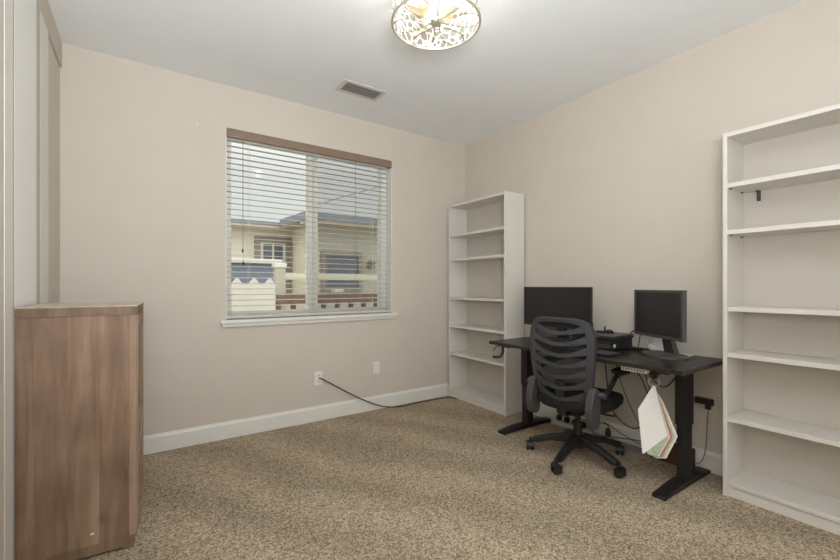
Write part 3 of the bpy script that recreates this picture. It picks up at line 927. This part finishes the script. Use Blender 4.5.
# backrest
BZ0, BZ1 = .40, .965
def bk(u, v, off=0.0):
    hw = .198 + .040 * min(1, v * 1.5) - .004 * max(0, v - .8)
    x = -.208 - .02 * math.sin(PI * min(1, v * 1.1)) - .035 * v + .042 * u * u + off
    return Vector((x, u * hw, BZ0 + (BZ1 - BZ0) * v))
def outline(s_, n=72, e=.42):
    out = []
    for k in range(n):
        t = 2 * PI * k / n
        cu, cv = math.cos(t), math.sin(t)
        out.append((s_[0] * math.copysign(abs(cu) ** e, cu), .5 + s_[1] * math.copysign(abs(cv) ** e, cv)))
    return out
outer, inner = outline((1, .5)), outline((.78, .445))
mid1, mid2 = outline((.985, .492)), outline((.815, .452))
mb = MB()
rings = [[bk(u, v, .012) for u, v in outer], [bk(u, v, -.002) for u, v in outer], [bk(u, v, -.012) for u, v in mid1], [bk(u, v, -.012) for u, v in mid2], [bk(u, v, -.004) for u, v in inner], [bk(u, v, .012) for u, v in inner]]
mb.loops(rings, closed_v=True, cap=False)
loc(mb, 'backrest_frame', M['chairframe'], sharp=50)
mb = MB()
rows = []
for i in range(13):
    v = .03 + .94 * i / 12
    row = [bk(-.9 + 1.8 * j / 14, v, .016) for j in range(15)]
    rows.append(row)
mb.loops(rows, closed_u=False, cap=False)
loc(mb, 'mesh_panel', M['chairmesh'])
for i in range(7):
    vc = .075 + .125 * i
    mb = MB()
    rings = []
    for j in range(25):
        u = -.84 + 1.68 * j / 24
        hh = .021 + .030 * abs(u / .84) ** 2.2
        v = vc + .085 * abs(u / .84) ** 1.7
        v0, v1 = max(.03, v - hh), min(.965, v + hh)
        bul = -.010 * (1 - (u / .84) ** 2)
        rings.append([bk(u, v0, .008), bk(u, v0, -.004 + bul), bk(u, v0 + .004, -.010 + bul), bk(u, v1 - .006, -.006 + bul), bk(u, v1, .0 + bul), bk(u, v1, .010)])
    mb.loops(rings)
    loc(mb, 'back_rib', M['chairframe'], sharp=50)
mb = MB()
mb.tube(crom([(-.06, 0, .338), (-.18, 0, .335), (-.20, 0, .37), (-.212, 0, .45), (-.218, 0, .56)], 8), .035, 10, ry=.012)
loc(mb, 'back_support', M['dkplastic'])
# arms
for sg in (-1, 1):
    Y = lambda t: sg * t
    mb = MB()
    pol = crom([(-.238, .49, 0), (-.205, .545, 0), (-.168, .53, 0), (-.150, .47, 0), (-.150, .40, 0), (-.155, .33, 0), (-.185, .297, 0), (-.235, .315, 0), (-.258, .40, 0)], 5, closed=True)
    poly = [(p.x, p.y) for p in pol]
    mb.prism(poly, lambda u, v, d: (u, sg * d, v), .192, .238)
    br = loc(mb, 'arm_bracket', M['chairarm'], bevel=.005)
    mb = MB()
    mb.cyl((-.170, sg * .236, .505), (-.170, sg * .280, .505), .021, .019, 18)
    mb.build('pivot_knob', M['chairarm'], br, local=True, bevel=.003)
    mb = MB()
    mb.tube(crom([(-.170, sg * .262, .505), (-.12, sg * .264, .520), (-.06, sg * .264, .560), (-.01, sg * .264, .598), (.06, sg * .264, .610), (.15, sg * .264, .610)], 8), .014, 10, ry=.017)
    ar = loc(mb, 'armrest', M['dkplastic'])
    mb = MB()
    mb.loops([superring(.10, .11, .034, z, 32, .5) for z in (.614,)] + [superring(.10, .125, .041, .622, 32, .5), superring(.10, .125, .041, .636, 32, .5), superring(.10, .112, .033, .643, 32, .5)])
    for v in mb.bm.verts: v.co.y += sg * .264
    mb.build('arm_pad', M['chairseat'], ar, local=True)

# ------------------------------------------------------------------ outdoors
struct('ground', MB().box(-30, 40, 3.75, 60, -.45, -.25), M['ground'], label='pale ground outside the window', cat='ground')
hs = thing('neighbour_house', 'cream neighbouring house with blue-grey roof seen through the window', 'house', (3, 9, -.25))
mb = MB()
mb.box(-8, 2.80, 9.2, 9.5, -.25, 2.45)
mb.box(2.80, 3.0, 7.5, 9.5, -.25, 2.45)
mb.build('wall', M['stucco'], hs)
MB().box(2.802, 12, 7.498, 7.7, -.25, 2.45).build('wall', M['stucco_shaded'], hs)
mb = MB()
mb.box(-8, 2.45, 8.85, 9.25, 2.40, 2.44); mb.box(2.45, 2.85, 7.12, 9.25, 2.40, 2.44); mb.box(2.45, 12, 7.12, 7.55, 2.33, 2.37)
mb.build('soffit', M['soffit'], hs)
mb = MB()
def roofslab(pts, th=.12):
    a = [mb.bm.verts.new(p) for p in pts]
    b = [mb.bm.verts.new((p[0], p[1], p[2] + th)) for p in pts]
    n = len(pts)
    for k in range(n):
        mb.bm.faces.new((a[k], a[(k + 1) % n], b[(k + 1) % n], b[k]))
    mb.bm.faces.new(list(reversed(a))); mb.bm.faces.new(b)
roofslab([(-8, 8.85, 2.44), (2.45, 8.85, 2.44), (6.0, 14.2, 2.62), (-8, 14.2, 2.62)], .09)
roofslab([(2.43, 7.10, 2.37), (12, 7.10, 2.37), (12, 14, 2.60), (6, 14.2, 2.60), (2.43, 8.85, 2.44)], .15)
mb.build('roof', M['shingle'], hs)
def hwindow(x0, x1, z0, z1, y, tr, whitein, split):
    mb = MB()
    mb.box(x0, x0 + tr, y - .05, y, z0, z1); mb.box(x1 - tr, x1, y - .05, y, z0, z1)
    mb.box(x0 + tr, x1 - tr, y - .05, y, z1 - tr, z1); mb.box(x0 + tr, x1 - tr, y - .05, y, z0, z0 + tr)
    wd = mb.build('window', M['tantrim'], hs)
    a, b, c, d = x0 + tr, x1 - tr, z0 + tr, z1 - tr
    if whitein:
        t = .06
        mb = MB()
        mb.box(a, a + t, y - .03, y, c, d); mb.box(b - t, b, y - .03, y, c, d); mb.box(a + t, b - t, y - .03, y, d - t * .6, d); mb.box(a + t, b - t, y - .03, y, c, c + t * .6)
        mb.box((a + b) / 2 - .02, (a + b) / 2 + .02, y - .03, y, c + t * .6, d - t * .6)
        mb.build('sash', M['fencew'], wd)
    MB().box(a, b, y - .012, y - .002, c, d).build('pane', M['darkglass'], wd)
hwindow(1.99, 2.78 - .01, .9, 2.245, 9.2, .12, True, 2)
hwindow(2.84, 3.70, 1.06, 1.845, 7.498, .085, False, 1)
mb = MB()
mb.box(3.84, 3.90, 7.45, 7.498, 1.52, 1.66)
mb.lathe([(.03, .0), (.10, -.05), (.11, -.06), (.02, -.055)], (3.87, 7.36, 1.70), 14)
mb.lathe([(.05, -.06), (.06, -.19), (.03, -.2)], (3.87, 7.36, 1.70), 14)
mb.box(3.855, 3.885, 7.36, 7.5, 1.64, 1.66)
mb.build('porch_lamp', M['tantrim'], hs)
# shed with white roof edge
sh = thing('garden_shed', 'blue-grey shed with a white flat roof in front of the cream house', 'shed', (1.2, 6.9, -.25))
MB().box(-1.5, 1.80, 6.82, 7.3, -.25, 1.53).build('wall', M['shedp'], sh)
MB().box(-1.6, 1.90, 6.74, 7.4, 1.53, 1.60, .01).build('roof', M['fencew'], sh)
fn = thing('picket_fence', 'white solid garden fence with pointed tops just outside the window', 'fence', (.9, 5.5, -.25))
MB().box(-1.0, 1.45, 5.49, 5.53, -.25, 1.19).build('panel', M['fencew'], fn)
mb = MB()
for x in (.80 - .196, .984, 1.20 - .03, 1.375):
    pass
for x in (.57, .777, .984, 1.19, 1.385):
    wdt = .07
    mb.prism([(x - wdt, 1.19), (x + min(wdt, 1.45 - x), 1.19), (x + .012, 1.266), (x - .012, 1.266)], lambda u, v, d: (u, d, v), 5.49, 5.53)
mb.build('picket_tops', M['fencew'], fn)
rf = thing('rail_fence', 'cream post and rail fence crossing in front of the neighbouring house', 'fence', (2.2, 6.3, -.25))
p = MB().box(1.655, 1.80, 6.25, 6.38, -.25, 1.45).build('post', M['post'], rf)
MB().box(1.635, 1.82, 6.23, 6.40, 1.45, 1.515, .01).build('post_cap', M['fencew'], p)
p = MB().box(5.1, 5.245, 6.25, 6.38, -.25, 1.45).build('post', M['post'], rf)
MB().box(1.80, 5.1, 6.29, 6.34, 1.265, 1.365, .004).build('rail', M['fencet'], rf)
br = thing('wooden_railing', 'low brown wooden railing with short posts outside the window', 'railing', (2.5, 6.0, -.25))
MB().box(1.60, 4.2, 5.97, 6.01, .905, 1.04, .003).build('board', M['brownrail'], br)
for x in (1.64, 1.86, 2.10, 2.33, 2.56, 2.79, 3.02, 3.25, 3.48, 3.71, 3.94, 4.16):
    MB().box(x - .03, x + .03, 6.01, 6.07, -.25, .98).build('post', M['brownrail'], br)
MB().box(1.60, 4.2, 5.98, 6.01, .70, .80).build('rail', M['brownrail'], br)
gl = thing('garden_light', 'small white-capped garden light standing behind the brown railing', 'garden light', (2.82, 6.2, -.25))
MB().cyl((2.62, 6.2, -.25), (2.62, 6.2, 1.06), .02, segs=10).build('stem', M['tantrim'], gl)
MB().box(2.54, 2.70, 6.12, 6.28, 1.06, 1.13, .01).build('cap', M['fencew'], gl)
tag(MB().tube([(2.50, 7.09, 2.62), (2.75, 7.085, 2.70), (3.3, 7.07, 2.92), (3.97, 7.0, 3.17)], .009, 6).build('utility_line', M['tantrim']), 'thin cable rising from the roof edge across the sky', 'wire')

# ------------------------------------------------------------------ light
SKY_BASE, SKY_UP, SKY_SUN = .80, 3.0, 1.2
wd = bpy.data.worlds.new('overcast_sky')
sc.world = wd
wd.use_nodes = True
wn, wl = wd.node_tree.nodes, wd.node_tree.links
bg = wn['Background']
tc = wn.new('ShaderNodeTexCoord')
sx = wn.new('ShaderNodeSeparateXYZ')
wl.new(tc.outputs['Generated'], sx.inputs[0])
# overcast sky: pale at the horizon, brighter overhead and towards the veiled sun behind the camera
up = wn.new('ShaderNodeMapRange'); up.inputs['From Min'].default_value = .25; up.inputs['From Max'].default_value = 1
up.inputs['To Min'].default_value = 0; up.inputs['To Max'].default_value = SKY_UP
wl.new(sx.outputs['Z'], up.inputs['Value'])
so = wn.new('ShaderNodeMapRange'); so.inputs['From Min'].default_value = .2; so.inputs['From Max'].default_value = -1
so.inputs['To Min'].default_value = 0; so.inputs['To Max'].default_value = SKY_SUN
wl.new(sx.outputs['Y'], so.inputs['Value'])
a1 = wn.new('ShaderNodeMath'); a1.operation = 'ADD'
wl.new(up.outputs[0], a1.inputs[0]); wl.new(so.outputs[0], a1.inputs[1])
a2 = wn.new('ShaderNodeMath'); a2.operation = 'ADD'; a2.inputs[1].default_value = SKY_BASE
wl.new(a1.outputs[0], a2.inputs[0]); wl.new(a2.outputs[0], bg.inputs['Strength'])
bg.inputs['Color'].default_value = (.97, .99, .96, 1)

def lamp(name, kind, loc_, power, col, size=.1, rot=None, sy_=None):
    l = bpy.data.lights.new(name, kind)
    l.energy = power
    l.color = col
    if kind == 'POINT':
        l.shadow_soft_size = size
    elif kind == 'AREA':
        l.size = size
        if sy_:
            l.shape = 'RECTANGLE'; l.size_y = sy_
    o = bpy.data.objects.new(name, l)
    COL.objects.link(o)
    o.location = loc_
    if rot: o.rotation_euler = rot
    return o
lamp('ceiling_bulb_light', 'POINT', (LC.x, LC.y, 2.60), 11.0, (1, .98, .95), .05)
src, aim = Vector((.02, -.34, 1.42)), Vector((.14, .20, 2.71))
lamp('added_bounce_fill', 'AREA', src, 96, (.94, .985, 1.02), .66, (aim - src).to_track_quat('-Z', 'Y').to_euler(), .66)  # unseen fill added behind the camera to bounce light off the ceiling
lamp('added_hall_fill', 'AREA', (.7, -1.35, H - .03), 6, (.97, .99, 1.0), 1.2, (0, 0, 0), 1.2)  # unseen fill added in the hall to brighten walls and floor
p = lamp('window_portal', 'AREA', ((WX0 + WX1) / 2, 3.62, (WZ0 + WZ1) / 2), 1, (1, 1, 1), WX1 - WX0, (-PI / 2, 0, 0), WZ1 - WZ0)
p.data.cycles.is_portal = True
p = lamp('hall_portal', 'AREA', (.8, -2.72, 1.2), 1, (1, 1, 1), 4.0, (PI / 2, 0, 0), 2.4)
p.data.cycles.is_portal = True

# ------------------------------------------------------------------ camera
cd = bpy.data.cameras.new('camera')
cd.sensor_width = 36
cd.lens = 404.0 / 840 * 36
cd.shift_y = 6.0 / 840
cd.clip_start = .02
co = bpy.data.objects.new('camera', cd)
COL.objects.link(co)
co.location = (0, 0, 1.168)
co.rotation_euler = (PI / 2, 0, -math.radians(34.51))
sc.camera = co
sc.view_settings.view_transform = 'Standard'
sc.view_settings.look = 'None'
sc.view_settings.gamma = 1
sc.view_settings.exposure = 0
sc.view_settings.use_curve_mapping = False
sc.cycles.use_denoising = True
sc.cycles.transparent_max_bounces = 24
sc.cycles.max_bounces = 14
sc.cycles.diffuse_bounces = 8
